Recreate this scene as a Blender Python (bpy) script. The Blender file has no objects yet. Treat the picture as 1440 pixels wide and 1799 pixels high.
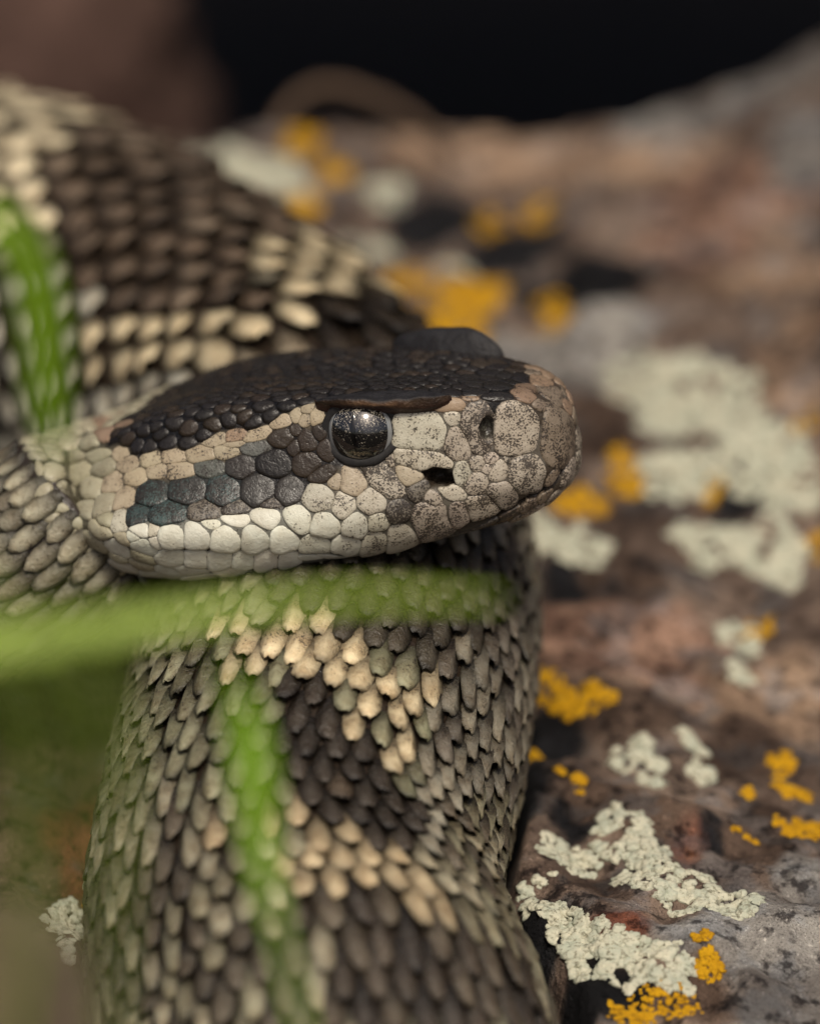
import bpy, bmesh, math, random
import numpy as np
from mathutils import Vector, Matrix, noise
from mathutils.bvhtree import BVHTree

SC = bpy.context.scene
COL = SC.collection
random.seed(7); RNG = np.random.default_rng(11)
MM = 0.001                      # everything below is written in millimetres
# ------------------------------------------------------------------ camera
F = 330.0; TH = math.radians(18); PX = 0.04; ZOFF = 90.0
CR = np.array([1.0, 0, 0]); CU = np.array([0, math.sin(TH), math.cos(TH)]); CF = np.array([0, math.cos(TH), -math.sin(TH)])
CAMP = -F * CF + np.array([0, 0, ZOFF])
cd = bpy.data.cameras.new('camera'); cam = bpy.data.objects.new('camera', cd); COL.objects.link(cam)
cam.location = CAMP * MM; cam.rotation_euler = (math.pi / 2 - TH, 0, 0)
cd.sensor_fit = 'VERTICAL'; cd.sensor_height = 30; cd.lens = 30 * F / (1799 * PX)
cd.clip_start = 0.01; cd.clip_end = 100
cd.dof.use_dof = True; cd.dof.focus_distance = F * MM; cd.dof.aperture_fstop = 12.6; cd.dof.aperture_blades = 9
SC.camera = cam
# ------------------------------------------------------------------ light
w = bpy.data.worlds.new('World'); SC.world = w; w.use_nodes = True
nt = w.node_tree; sky = nt.nodes.new('ShaderNodeTexSky'); sky.sky_type = 'NISHITA'; sky.sun_disc = False
SUN_EL = math.radians(56); SUN_AZ = math.radians(172)      # azimuth from +Y towards +X: behind the camera
sky.sun_elevation = SUN_EL; sky.sun_rotation = SUN_AZ; sky.dust_density = 6; sky.air_density = 0.6; sky.ozone_density = 0.0
bg = nt.nodes['Background']; bg.inputs['Strength'].default_value = 0.085
nt.links.new(sky.outputs[0], bg.inputs[0])
sl = bpy.data.lights.new('sun', 'SUN'); sl.energy = 2.0; sl.angle = math.radians(11); sl.color = (1, 0.925, 0.80)
so = bpy.data.objects.new('sun', sl); COL.objects.link(so)
sd = Vector((math.sin(SUN_AZ) * math.cos(SUN_EL), math.cos(SUN_AZ) * math.cos(SUN_EL), math.sin(SUN_EL)))
so.rotation_euler = sd.to_track_quat('Z', 'Y').to_euler(); so.location = sd * 0.6
SC.view_settings.view_transform = 'Standard'; SC.view_settings.look = 'None'
SC.view_settings.exposure = 0.18; SC.view_settings.gamma = 1
SC.render.engine = 'CYCLES'; SC.cycles.use_denoising = True; SC.cycles.max_bounces = 6
# ------------------------------------------------------------------ space helpers
def c2w(cx, cy, d): return CR * cx + CU * cy + CF * d + np.array([0, 0, ZOFF])
def P(px, py, d=0.0):
    s = (F + d) / F
    return c2w((px - 720) * PX * s, (899.5 - py) * PX * s, d)
def proj(p):
    q = np.asarray(p, float) - np.array([0, 0, ZOFF])
    d = q @ CF; s = (F + d) / F
    return (q @ CR) / s / PX + 720, 899.5 - (q @ CU) / s / PX, d
def ray(px, py):
    v = P(px, py, 0) - CAMP
    return Vector(CAMP), Vector(v).normalized()
# ------------------------------------------------------------------ material helpers
def mat(name, rough=0.5, spec=0.5):
    m = bpy.data.materials.new(name); m.use_nodes = True
    b = m.node_tree.nodes['Principled BSDF']; b.inputs['Roughness'].default_value = rough
    b.inputs['Specular IOR Level'].default_value = spec
    return m, m.node_tree, b
def node(t, kind, **kw):
    n = t.nodes.new(kind)
    for k, v in kw.items():
        if k in n.inputs: n.inputs[k].default_value = v
        else: setattr(n, k, v)
    return n
def mixc(t, fac, a, b, mode='MIX'):
    n = t.nodes.new('ShaderNodeMix'); n.data_type = 'RGBA'; n.blend_type = mode
    for i, v in ((0, fac), (6, a), (7, b)):
        if hasattr(v, 'is_output'): t.links.new(v, n.inputs[i])
        else: n.inputs[i].default_value = v if i == 0 else (*v, 1) if len(v) == 3 else v
    return n.outputs[2]
def math_(t, op, a, b=None, c=None):
    n = t.nodes.new('ShaderNodeMath'); n.operation = op
    for i, v in enumerate((a, b, c)):
        if v is None: continue
        if hasattr(v, 'is_output'): t.links.new(v, n.inputs[i])
        else: n.inputs[i].default_value = v
    return n.outputs[0]
def ramp(t, f, lo, hi):
    n = t.nodes.new('ShaderNodeMapRange'); n.interpolation_type = 'SMOOTHSTEP'
    t.links.new(f, n.inputs[0])
    for i, v in ((1, lo), (2, hi)):
        if hasattr(v, 'is_output'): t.links.new(v, n.inputs[i])
        else: n.inputs[i].default_value = v
    return n.outputs[0]
def nz(t, scale, detail=3, rough=0.55, coord=None, dist=0.0):
    n = node(t, 'ShaderNodeTexNoise', Scale=scale, Detail=detail, Roughness=rough, Distortion=dist)
    t.links.new(coord, n.inputs['Vector']); return n
def coords(t): return t.nodes.new('ShaderNodeTexCoord').outputs['Object']
def bump(t, b, h, strength, dist):
    n = node(t, 'ShaderNodeBump', Strength=strength, Distance=dist); t.links.new(h, n.inputs['Height'])
    t.links.new(n.outputs[0], b.inputs['Normal'])

def node_sep(t, c):
    n = t.nodes.new('ShaderNodeRGBToBW'); t.links.new(c, n.inputs[0]); return n.outputs[0]
def scale_material(name, bdist, mott):
    m, t, b = mat(name, 0.46, 0.38)
    co = coords(t)
    at = node(t, 'ShaderNodeAttribute', attribute_name='col')
    fine = nz(t, 7600, 2, 0.6, co); mid = nz(t, 900, 3, 0.6, co); big = nz(t, 1900, 3, 0.6, co, .6)
    # pepper specks: alpha of the pigment attribute sets how dense they are
    f = math_(t, 'ADD', math_(t, 'MULTIPLY', fine.outputs[0], 0.62), math_(t, 'MULTIPLY', mid.outputs[0], 0.38))
    thr = math_(t, 'MULTIPLY_ADD', at.outputs['Alpha'], -0.22, 0.67)
    sp = ramp(t, f, thr, math_(t, 'ADD', thr, 0.045))
    tone = ramp(t, mid.outputs[0], 0.3, 0.75)
    c = mixc(t, math_(t, 'MULTIPLY', tone, mott), at.outputs['Color'], mixc(t, 1.0, at.outputs['Color'], (0.62, 0.54, 0.46), 'MULTIPLY'))
    c = mixc(t, math_(t, 'MULTIPLY', sp, 0.88), c, (0.022, 0.017, 0.014))
    t.links.new(c, b.inputs['Base Color'])
    lum = ramp(t, math_(t, 'ADD', node_sep(t, at.outputs['Color']), 0.0), .03, .25)
    t.links.new(math_(t, 'ADD', math_(t, 'MULTIPLY_ADD', big.outputs[0], 0.5, 0.05), math_(t, 'MULTIPLY', lum, .14)), b.inputs['Roughness'])
    bump(t, b, math_(t, 'ADD', math_(t, 'MULTIPLY', fine.outputs[0], 0.35), big.outputs[0]), 0.9, bdist)
    return m
M_SCALE = scale_material('snake_scale', .00009, .45); M_BODY = scale_material('snake_body_scale', .00024, .9)
# ------------------------------------------------------------------ object helpers
def mesh_obj(name, V, faces, m, parent=None, smooth=True, col=None):
    me = bpy.data.meshes.new(name)
    me.from_pydata((np.asarray(V, float) * MM).tolist(), [], faces); me.update()
    if smooth: me.polygons.foreach_set('use_smooth', np.ones(len(me.polygons), bool))
    if col is not None:
        a = me.color_attributes.new('col', 'FLOAT_COLOR', 'POINT')
        a.data.foreach_set('color', np.asarray(col, np.float32).ravel())
    me.materials.append(m)
    o = bpy.data.objects.new(name, me); COL.objects.link(o)
    if parent: o.parent = parent
    return o
def tag(o, label=None, cat=None, group=None, kind=None):
    for k, v in (('label', label), ('category', cat), ('group', group), ('kind', kind)):
        if v: o[k] = v
    return o
def catmull(pts, n, closed=False):
    pts = np.asarray(pts, float); N = len(pts); out = []
    t = np.linspace(0, N if closed else N - 1, n, endpoint=not closed)
    i = np.floor(t).astype(int)
    if not closed: i = np.minimum(i, N - 2)
    f = (t - i)[:, None]
    g = (lambda k: pts[k % N]) if closed else (lambda k: pts[np.clip(k, 0, N - 1)])
    a, b, c, d = g(i - 1), g(i), g(i + 1), g(i + 2)
    return 0.5 * (2 * b + (c - a) * f + (2 * a - 5 * b + 4 * c - d) * f ** 2 + (3 * b - a - 3 * c + d) * f ** 3)
# ================================================================== SNAKE
snake_root = bpy.data.objects.new('snake', None); COL.objects.link(snake_root)
# ---- head frame
PSI = math.radians(20); PHI = math.radians(8.5)
hf = np.array([math.cos(PSI) * math.cos(PHI), -math.sin(PSI) * math.cos(PHI), math.sin(PHI)])
hl = np.array([math.sin(PSI), math.cos(PSI), 0.0]); hu = np.cross(hf, hl)
if hu[2] < 0: hu = -hu
H0 = P(998, 760, 3.0)
def head(a, b, c): return H0 + hf * a + hl * b + hu * c
#          a    wt    top  canth  wj    lip   bot
ST = np.array([
    [0.35, 0.05, 0.10, 0.00, 0.05, -0.3, -0.55],
    [0.05, 1.70, 1.70, 0.90, 2.00, -1.6, -2.70],
    [-0.9, 2.90, 3.00, 2.00, 3.30, -2.2, -4.10],
    [-2.6, 4.10, 3.90, 2.90, 4.70, -2.6, -5.10],
    [-5.2, 5.30, 4.40, 3.40, 6.20, -2.9, -5.80],
    [-9.0, 6.70, 4.90, 3.80, 7.70, -3.1, -6.40],
    [-13., 7.60, 5.20, 3.90, 9.30, -3.3, -6.80],
    [-18., 8.10, 5.40, 3.50, 11.0, -3.4, -7.20],
    [-23., 8.60, 5.30, 3.00, 12.4, -3.2, -7.60],
    [-27.5, 8.8, 4.80, 2.40, 13.0, -2.8, -7.60],
    [-31., 8.30, 3.90, 1.60, 12.6, -2.4, -7.10],
    [-34., 7.40, 3.00, 0.80, 10.8, -2.2, -6.60],
    [-36., 6.60, 2.20, 0.30, 8.90, -2.4, -6.40]])
NV = 128
def ring(s):
    a, wt, top, ca, wj, lip, bot = s
    h = [(0, top - .15), (.5 * wt, top), (.88 * wt, top - .12 * (top - ca)), (wt, ca + .25 * (top - ca)), (.55 * wt + .45 * wj, .5 * ca + .5 * lip + .3),
         (wj, lip + .25 * (ca - lip) * .4), (.97 * wj, lip - .25 * (lip - bot)), (.80 * wj, bot + .22 * (lip - bot)), (.42 * wj, bot), (0, bot - .05)]
    k = min(1, max(0, (a + 9) / 8)); h[6] = (h[6][0] - .11 * k * wj, h[6][1]); h[7] = (h[7][0] - .15 * k * wj, h[7][1])
    near = [(-x, z) for x, z in h[1:-1]]
    loop = [h[0]] + near + [h[-1]] + [(-x, z) for x, z in near[::-1]]
    bc = catmull(loop, NV, closed=True)
    return np.array([head(a, b, c) for b, c in bc])
tt = np.linspace(0, 1, 110) ** 1.25
ST_f = catmull(ST, 400); k = (tt * 399).astype(int); ST_i = ST_f[k]
head_rings = [ring(s) for s in ST_i]
# ---- body centre line: photo pixel, depth behind focus (mm), radius (mm)
CL = [(150, 905, 13, 7.2), (70, 970, 13, 6.9), (-20, 1010, 14, 7.0), (-140, 1050, 17, 7.6), (-380, 1070, 28, 9.0), (-620, 960, 50, 11), (-660, 720, 82, 12.8), (-440, 540, 86, 14), (-200, 478, 78, 15),
      (-18, 497, 69, 15.4), (172, 577, 61, 15.4), (342, 677, 53, 15.2), (462, 777, 45, 14.8), (552, 867, 37, 14.4), (592, 960, 32, 14.3), (600, 1050, 25.5, 14.3), (594, 1140, 19, 14.2),
      (568, 1300, 11, 14.2), (533, 1450, 4.8, 14), (518, 1600, -.8, 14), (545, 1750, -6, 14.6), (590, 1900, -11, 14.8), (600, 2110, -17, 14.4), (500, 2400, -28, 13), (240, 2600, -42, 11), (-150, 2700, -50, 8)]
cpts = np.array([np.append(P(x, y, d), r) for x, y, d, r in CL])
cl = catmull(cpts, 3000)
ds = np.linalg.norm(np.diff(cl[:, :3], axis=0), axis=1); U = np.concatenate([[0], np.cumsum(ds)])
UL = U[-1]
us = np.arange(0, UL, 0.5)
C = np.stack([np.interp(us, U, cl[:, i]) for i in range(4)], 1)
for _ in range(4): C[1:-1] = (C[:-2] + 2 * C[1:-1] + C[2:]) / 4
T = np.gradient(C[:, :3], axis=0); T /= np.linalg.norm(T, axis=1)[:, None]
Nn = np.zeros_like(T); n0 = hu - T[0] * (hu @ T[0]); Nn[0] = n0 / np.linalg.norm(n0)
for i in range(1, len(T)):
    v = Nn[i - 1] - T[i] * (Nn[i - 1] @ T[i]); Nn[i] = v / np.linalg.norm(v)
Bn = np.cross(T, Nn)
# at the head, ring index 0 is the top and goes to the near side (-hl); tube angle 0 is Nn, sign chosen to match
SGN = 1.0 if (Bn[0] @ -hl) > 0 else -1.0
def tube(u, ang, h=0.0):
    """points on the body at arc length u (mm), angle ang, raised by h"""
    u = np.clip(u, 0, us[-1])
    ip = lambda A: np.stack([np.interp(u, us, A[:, i]) for i in range(A.shape[1])], -1)
    c = ip(C); n = ip(Nn); b = ip(Bn) * SGN
    dr = n * np.cos(ang)[..., None] + b * np.sin(ang)[..., None]
    return c[..., :3] + dr * (c[..., 3] + h)[..., None]
u_of = lambda i: U[int(round(i / (len(CL) - 1) * 2999))]
angs = np.arange(NV) / NV * 2 * math.pi
tube_rings = [tube(np.full(NV, u), angs, np.zeros(NV)) for u in np.concatenate([np.arange(0.0, 60, 0.7), np.arange(60, us[-1], 1.2)])]
# blend the neck: head rings bend into the tube with a few averaged rings
h_last, t_first = head_rings[-1], tube_rings[0]
blend = []
for f in (0.25, 0.5, 0.75):
    blend.append(h_last * (1 - f) + t_first * f)
rings = head_rings + blend + tube_rings
NHR = len(head_rings) + len(blend)
BV = np.concatenate(rings); NR = len(rings)
BF = []
for i in range(NR - 1):
    o = i * NV
    for j in range(NV):
        j2 = (j + 1) % NV
        BF.append((o + j, o + NV + j, o + NV + j2, o + j2))
tip_i = len(BV); BV = np.vstack([BV, rings[0].mean(0), rings[-1].mean(0)])
BF += [(tip_i, j, (j + 1) % NV) for j in range(NV)]
eo = (NR - 1) * NV
BF += [(tip_i + 1, eo + (j + 1) % NV, eo + j) for j in range(NV)]
# the smooth head alone, for putting scales on
hv = np.concatenate(head_rings + blend + tube_rings[:22]); nh = len(hv) // NV
hfc = [(i * NV + j, (i + 1) * NV + j, (i + 1) * NV + (j + 1) % NV, i * NV + (j + 1) % NV) for i in range(nh - 1) for j in range(NV)]
hfc += [(len(hv), j, (j + 1) % NV) for j in range(NV)]
hv = np.vstack([hv, rings[0].mean(0)])
HB = BVHTree.FromPolygons([Vector(v) for v in hv], hfc)
head_mid = H0 + hf * -15
def hit(px, py):
    o, d = ray(px, py)
    return HB.ray_cast(o, d)
def out_n(p, n):
    n = np.array(n)
    a = np.clip((np.array(p) - H0) @ hf, -36, -3)
    return n if n @ (np.array(p) - (H0 + hf * a - hu * 1.0)) > 0 else -n

# ---- head scales read off the photograph: x, y, rx, ry, angle, pigment, dome
PIG = {'W': (.66, .665, .55, .16), 'V': (.58, .575, .47, .40), 'C': (.49, .455, .36, .55), 'T': (.38, .325, .235, .50), 'S': (.385, .335, .265, .82), 'B': (.22, .155, .105, .5),
       'K': (.020, .0175, .0155, .3), 'N': (.036, .027, .019, .4), 'L': (.046, .070, .066, 1.05), 'P': (.38, .32, .22, .52), 'G': (.35, .325, .225, .32), 'X': (.17, .15, .12, .95), 'Q': (.040, .037, .033, .75), 'D': (.21, .165, .12, .85), 'R': (.28, .20, .135, .45), 'O': (.11, .115, .10, .8)}
HS = """987 765 25 58 0 D|915 755 45 47 0 S|838 752 31 46 0 S|805 779 24 31 -25 S|795 735 14 14 0 C|792 712 26 12 5 R|828 700 14 7 0 R|828 687 24 9 0 K|875 697 27 12 0 K|873 677 26 9 0 K|828 670 22 8 0 K
915 664 17 12 0 K|923 697 20 14 20 B|948 712 16 14 20 D|969 695 17 15 0 D|948 670 17 12 0 B|925 680 14 8 0 B|992 692 9 20 -20 D|961 657 14 8 20 B
927 838 34 40 10 S|886 867 27 23 25 S|842 890 32 20 -5 S|806 902 22 21 0 S|839 852 20 20 0 S|877 831 17 22 25 S|838 814 14 14 0 S|862 806 12 10 0 S|855 824 9 9 0 S|891 807 7 7 0 S
812 829 14 20 0 C|797 868 23 12 20 C|761 879 20 13 35 S|758 914 38 31 0 S|815 936 22 13 -10 X|857 921 25 13 -25 X|898 901 25 13 -35 D|928 882 18 15 -30 D|957 868 17 22 35 D|972 842 12 20 25 D
744 763 49 29 -4 C|742 808 52 17 10 C|677 843 46 23 48 S|686 806 7 15 0 S|717 837 23 15 30 T|733 864 17 20 20 X|623 850 24 24 0 T|590 846 13 14 0 T|654 881 29 25 15 C|563 876 32 25 10 C|606 887 25 26 10 C|702 897 25 24 0 X
665 917 22 18 0 C|627 922 25 27 10 V|573 922 29 27 10 V|525 912 28 30 0 V|708 940 28 19 0 C|662 950 24 16 0 C|610 954 27 15 0 V|556 954 28 17 0 V|502 945 28 26 0 W|452 945 27 27 0 W|400 945 28 26 0 W|347 941 27 26 0 W|306 943 26 23 0 W
470 912 29 22 0 W|418 914 26 14 0 W|372 921 21 10 10 W|362 898 26 20 0 X|418 893 23 15 -10 X|479 884 20 10 -10 X|302 901 27 20 0 L|272 864 25 20 0 L|335 860 31 23 0 L|397 862 31 26 0 L|458 858 33 29 0 Q|510 862 28 26 0 Q
370 822 27 15 0 O|427 820 26 20 0 Q|485 814 32 26 0 K|320 826 26 15 5 P|279 828 19 13 0 P|310 803 22 11 0 P|356 797 28 15 0 P|397 793 25 12 0 P|452 787 26 12 0 O|269 807 15 13 0 P|379 775 21 10 -15 P|454 763 25 10 -20 P|495 740 17 11 -25 P
520 727 9 11 0 P|537 736 8 9 0 P|543 717 11 8 -20 P|557 727 9 15 0 P|416 767 19 9 -10 R|412 781 22 6 -10 P|497 769 20 17 0 N|518 757 9 9 0 N|540 778 16 17 0 N|518 787 12 15 0 N|561 759 9 12 0 N|573 790 13 14 0 N|538 812 24 21 0 N|569 834 21 13 -10 N
542 979 21 13 0 W|583 979 23 12 0 W|629 975 24 11 0 W|675 968 26 10 -5 V|721 959 25 9 -8 V|765 950 24 8 -10 C|306 978 23 11 5 W|345 981 22 14 5 W|389 982 23 14 0 W|429 984 21 14 0 W|468 982 22 14 0 W|508 980 17 12 0 W
339 1003 25 7 5 W|380 1009 25 7 5 W|431 1010 26 7 0 W|490 1005 28 6 -5 W|300 1006 24 7 10 W|540 999 24 6 -5 W|225 817 17 13 0 P|240 838 20 14 0 P|184 824 19 15 0 G|200 847 19 19 0 P|221 874 18 18 0 P|242 903 19 16 0 L|213 911 12 20 -10 C|215 799 11 10 0 P|186 759 14 13 0 R
188 742 14 12 0 R|217 745 12 9 0 R|213 730 13 10 0 R|175 717 13 12 0 R|152 747 18 12 0 G|161 774 16 18 0 G|127 783 15 12 0 G|121 765 13 10 0 G|171 801 17 12 0 G|134 801 16 15 0 G|102 799 14 15 0 G|142 828 19 17 0 G|102 832 19 15 0 G|73 826 11 16 0 G|80 861 14 17 0 G
121 861 21 17 0 G|163 857 20 18 0 G|186 884 17 18 0 G|148 894 21 16 10 G|105 890 21 9 10 G|98 911 19 9 22 G|96 928 15 7 28 G|136 917 16 11 30 G|184 915 13 14 0 G|131 937 17 8 35 G|177 931 21 9 40 G|167 952 21 8 28 G|210 963 21 9 38 W|169 969 24 8 28 G|217 947 14 7 38 G
142 989 20 11 5 G|158 1012 26 12 -3 G|208 1025 25 9 5 G|167 1037 24 11 5 G|254 960 22 9 18 W|235 944 12 8 0 W|248 932 14 12 0 W|271 931 10 11 0 C|275 954 10 9 0 V|211 980 15 6 30 G|250 978 21 7 25 G|252 993 20 6 22 G|205 1000 22 8 20 G"""
seeds = []      # pos, e1, e2, r1, r2, normal, pigment, ndir, order
def tangent_len(px, py, ax, ay, p, n):
    h = hit(px + ax, py + ay)
    if h[0] is not None:
        v = np.array(h[0]) - p
    else:
        v = (CR * ax - CU * ay) * PX
    v = v - n * (v @ n); L = np.linalg.norm(v)
    lim = 2.2 * math.hypot(ax, ay) * PX
    return v / max(L, 1e-6), min(L, lim)
for tok in HS.replace('\n', '|').split('|'):
    x, y, rx, ry, an, pg = tok.split(); x, y, rx, ry, an = map(float, (x, y, rx, ry, an))
    h = hit(x, y)
    if h[0] is None:
        print('MISS', tok); continue
    p = np.array(h[0]); n = out_n(p, h[1]); a = math.radians(an)
    e1, r1 = tangent_len(x, y, rx * math.cos(a), rx * math.sin(a), p, n)
    e2, r2 = tangent_len(x, y, -ry * math.sin(a), ry * math.cos(a), p, n)
    e2 = np.cross(n, e1)
    seeds.append([p, e1, e2, max(r1, .12), max(r2, .12), n, pg, 1])
# places without scales: the eye, the pit, the nostril
eye_h = hit(633, 758); EYE_P = np.array(eye_h[0]); EYE_N = out_n(EYE_P, eye_h[1])
HOLES = []
for x, y, rx, ry, an, dep in ((633, 757, 60, 50, 0, .9), (772, 838, 27, 17, 18, 2.6), (856, 753, 15, 22, 0, 1.0)):
    h = hit(x, y); p = np.array(h[0]); n = out_n(p, h[1]); a = math.radians(an)
    e1, r1 = tangent_len(x, y, rx * math.cos(a), rx * math.sin(a), p, n)
    e2, r2 = tangent_len(x, y, -ry * math.sin(a), ry * math.cos(a), p, n); e2 = np.cross(n, e1)
    HOLES.append((p, e1, e2, r1, r2, n, dep))
# brow shield footprint in head coordinates
def in_brow(l): return -15.8 < l[0] < -6.2 and 5.9 < abs(l[1]) < 9.6 and l[2] > 3.6
def loc(p): q = np.asarray(p) - H0; return np.array([q @ hf, q @ hl, q @ hu])
NEAR = [(560, 745), (640, 690), (780, 690), (900, 680), (990, 690), (1015, 780), (965, 880), (880, 935), (700, 972), (500, 1005), (300, 1005), (230, 965), (150, 945), (80, 905), (65, 830), (150, 760), (190, 725), (225, 790), (300, 790), (400, 760), (480, 735), (540, 710)]
def b_near(l): return l[1] < 1.0 or l[0] > -1.2
def poly_in(px, py, poly):
    c = False; j = len(poly) - 1
    for i in range(len(poly)):
        xi, yi = poly[i]; xj, yj = poly[j]
        if (yi > py) != (yj > py) and px < (xj - xi) * (py - yi) / (yj - yi) + xi: c = not c
        j = i
    return c
# ---- fill the rest of the head with darts
pos = [s[0] for s in seeds]; rad = [math.sqrt(s[3] * s[4]) for s in seeds]
PA = np.zeros((6000, 3)); RA = np.zeros(6000); NS = len(seeds); PA[:NS] = pos; RA[:NS] = rad
ndig = NS
tries = 0
hl_n = len(head_rings) + len(blend) + 1
while tries < 60000 and NS < 2600:
    tries += 1
    i = random.randrange(0, hl_n - 1); j = random.randrange(NV)
    p = hv[i * NV + j] * .5 + hv[(i + 1) * NV + (j + 1) % NV] * .5
    l = loc(p)
    if in_brow(l): continue
    qx, qy, _ = proj(p)
    if b_near(l) and poly_in(qx, qy, NEAR): continue
    a, b, c = l
    topc = np.interp(-a, -ST[::-1][:, 0][::-1], ST[::-1][:, 2][::-1]); botc = np.interp(-a, -ST[:, 0], ST[:, 6])
    v = (c - botc) / max(topc - botc, .1)
    if v > .72: r = .50 if a < -7 else .62
    elif v < .25: r = 1.0
    else: r = .85 if a > -24 else .7
    if a < -30: r *= 1.0
    dd = np.linalg.norm(PA[:NS] - p, axis=1)
    if (dd < (RA[:NS] + r) * .80).any(): continue
    skip = False
    for hp, e1, e2, r1, r2, n, dep in HOLES:
        q = p - hp
        if abs(q @ n) < 3 and ((q @ e1) / (r1 + r * .7)) ** 2 + ((q @ e2) / (r2 + r * .7)) ** 2 < 1: skip = True
    if skip: continue
    _, nn, _, _ = HB.find_nearest(Vector(p)); n = out_n(p, nn)
    f = -hf - n * (-hf @ n); f /= max(np.linalg.norm(f), 1e-6)
    if v > .70:
        pg = random.choice('KKKNKKN') if a > -33 else random.choice('NNRG')
        if a > -3.2: pg = random.choice('BBD')
    elif v > .42 and a < -12: pg = random.choice('QNLK') if b > 0 else 'P'
    elif v > .42: pg = random.choice('SD')
    else: pg = 'W' if a < -8 else 'S'
    if a < -33: pg = 'G'
    seeds.append([p, f, np.cross(n, f), r * 1.22, r, n, pg, -1]); PA[NS] = p; RA[NS] = r; NS += 1
print('head seeds', ndig, NS)
SP = np.array([s[0] for s in seeds]); E1 = np.array([s[1] for s in seeds]); E2 = np.array([s[2] for s in seeds])
R1 = np.array([s[3] for s in seeds]); R2 = np.array([s[4] for s in seeds]); SN = np.array([s[5] for s in seeds])
pieces = []     # (verts, faces, colours, centre, area, normal)
def pig_col(pg):
    c = PIG[pg]; k = random.uniform(.85, 1.15); hsh = [random.uniform(.985, 1.015) for _ in range(3)]
    return np.array([c[0] * k * hsh[0], c[1] * k * hsh[1], c[2] * k * hsh[2], c[3] * random.uniform(.8, 1.2)])
MOUTH = [(992, 822), (965, 858), (925, 881), (873, 906), (830, 919), (790, 933), (740, 950), (690, 962), (640, 968), (560, 971), (500, 968), (400, 969), (300, 965)]
mouth3 = []
for a, b in zip(MOUTH[:-1], MOUTH[1:]):
    for f in np.linspace(0, 1, 12):
        h = hit(a[0] + (b[0] - a[0]) * f, a[1] + (b[1] - a[1]) * f)
        if h[0] is not None: mouth3.append(np.array(h[0]))
mouth3 = np.array(mouth3)
FR = (0.0, .45, .78, .93, 1.0)
def head_scale(i):
    s = seeds[i]; big = s[7] == 1 or R1[i] > .75
    nd = 28 if big else 14
    fr = FR if big else (0.0, .6, 1.0)
    if i == 2: fr = (0.0, .14, .28, .42, .56, .7, .84, .94, 1.0); nd = 40
    d = np.linalg.norm(SP - SP[i], axis=1)
    nb = np.argsort(d)[1:22]
    th = np.arange(nd) / nd * 2 * math.pi
    ts = np.linspace(.15, 1.65, 100)
    dirs = np.cos(th)[:, None] * E1[i] * R1[i] + np.sin(th)[:, None] * E2[i] * R2[i]
    pts = SP[i] + dirs[:, None, :] * ts[None, :, None]
    q = pts[:, :, None, :] - SP[nb]
    x = np.einsum('abki,ki->abk', q, E1[nb]) / R1[nb]; y = np.einsum('abki,ki->abk', q, E2[nb]) / R2[nb]
    z = np.einsum('abki,ki->abk', q, SN[nb]) / np.maximum(R1[nb], R2[nb]) * .6
    other = np.sqrt(x * x + y * y + z * z).min(2)
    ok = other > ts[None, :]
    for hp, e1, e2, r1, r2, n, dep in HOLES[:2]:
        q = pts - hp
        ok &= ~((((q @ e1) / r1) ** 2 + ((q @ e2) / r2) ** 2 < 1) & (np.abs(q @ n) < 3))
    if np.min(np.linalg.norm(mouth3 - SP[i], axis=1)) < 2.5:
        ok &= np.linalg.norm(pts[:, :, None, :] - mouth3[None, None], axis=3).min(2) > .11
    first = np.where(ok.all(1), len(ts) - 1, np.maximum(np.argmin(ok, 1) - 1, 0))
    r = ts[first]
    for _ in range(1): r = (np.roll(r, 1) + 2 * r + np.roll(r, -1)) / 4
    gap = .006
    r = np.maximum(r * 1.025 - gap / np.minimum(R1[i], R2[i]), .25)
    bd = -hf * .8 - hu * .6; bd = bd - SN[i] * (bd @ SN[i]); bl = np.linalg.norm(bd)
    over_ = 0.0 if (loc(SP[i])[0] > -9 or bl < .3) else .13
    if over_:
        un = dirs / np.linalg.norm(dirs, axis=1)[:, None]; cs = np.clip(un @ (bd / bl), 0, 1); r = r * (1 + over_ * cs ** 1.5)
    rm = min(R1[i], R2[i]); hgt = min(.13 * rm, .11) if big else .17 * rm
    if s[6] in 'W': hgt *= .8
    if s[6] == 'G': hgt = min(.42 * rm, .30)
    back = -hf
    V = []; dark_ = []
    for f in fr:
        for k in range(nd if f else 1):
            e = dirs[k] * r[k] * f
            p0, n_, _, _ = HB.find_nearest(Vector(SP[i] + e))
            n_ = out_n(p0, n_)
            t = (e @ (bd if over_ else back)) / max(R1[i], .1)
            z = hgt * (1 - f ** 4.5) - .05 * (f == 1.0) + (.13 if over_ else .08) * rm * t
            if i == 2:
                hp, e1, e2, h1, h2, hn, dep = HOLES[2]; q = np.array(p0) - hp; g = ((q @ e1) / h1) ** 2 + ((q @ e2) / h2) ** 2
                z += .10 * math.exp(-((g - 1.15) / .35) ** 2) - (.75 * (1 - g) ** .5 if g < 1 else 0); dark_.append(g < .95)
            V.append(np.array(p0) + n_ * (z + .03))
    faces = []
    if True:
        for k in range(nd): faces.append((0, 1 + k, 1 + (k + 1) % nd))
        for m_ in range(len(fr) - 2):
            o = 1 + m_ * nd
            for k in range(nd): faces.append((o + k, o + nd + k, o + nd + (k + 1) % nd, o + (k + 1) % nd))
    V = np.array(V)
    # a skirt so that the raised rim has an edge
    o = 1 + (len(fr) - 2) * nd; sk = V[o:o + nd] - SN[i] * .22; b0 = len(V); V = np.vstack([V, sk])
    for k in range(nd): faces.append((o + k, b0 + k, b0 + (k + 1) % nd, o + (k + 1) % nd))
    if np.dot(np.cross(V[1] - V[0], V[2] - V[0]), SN[i]) < 0: faces = [f[::-1] for f in faces]
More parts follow.
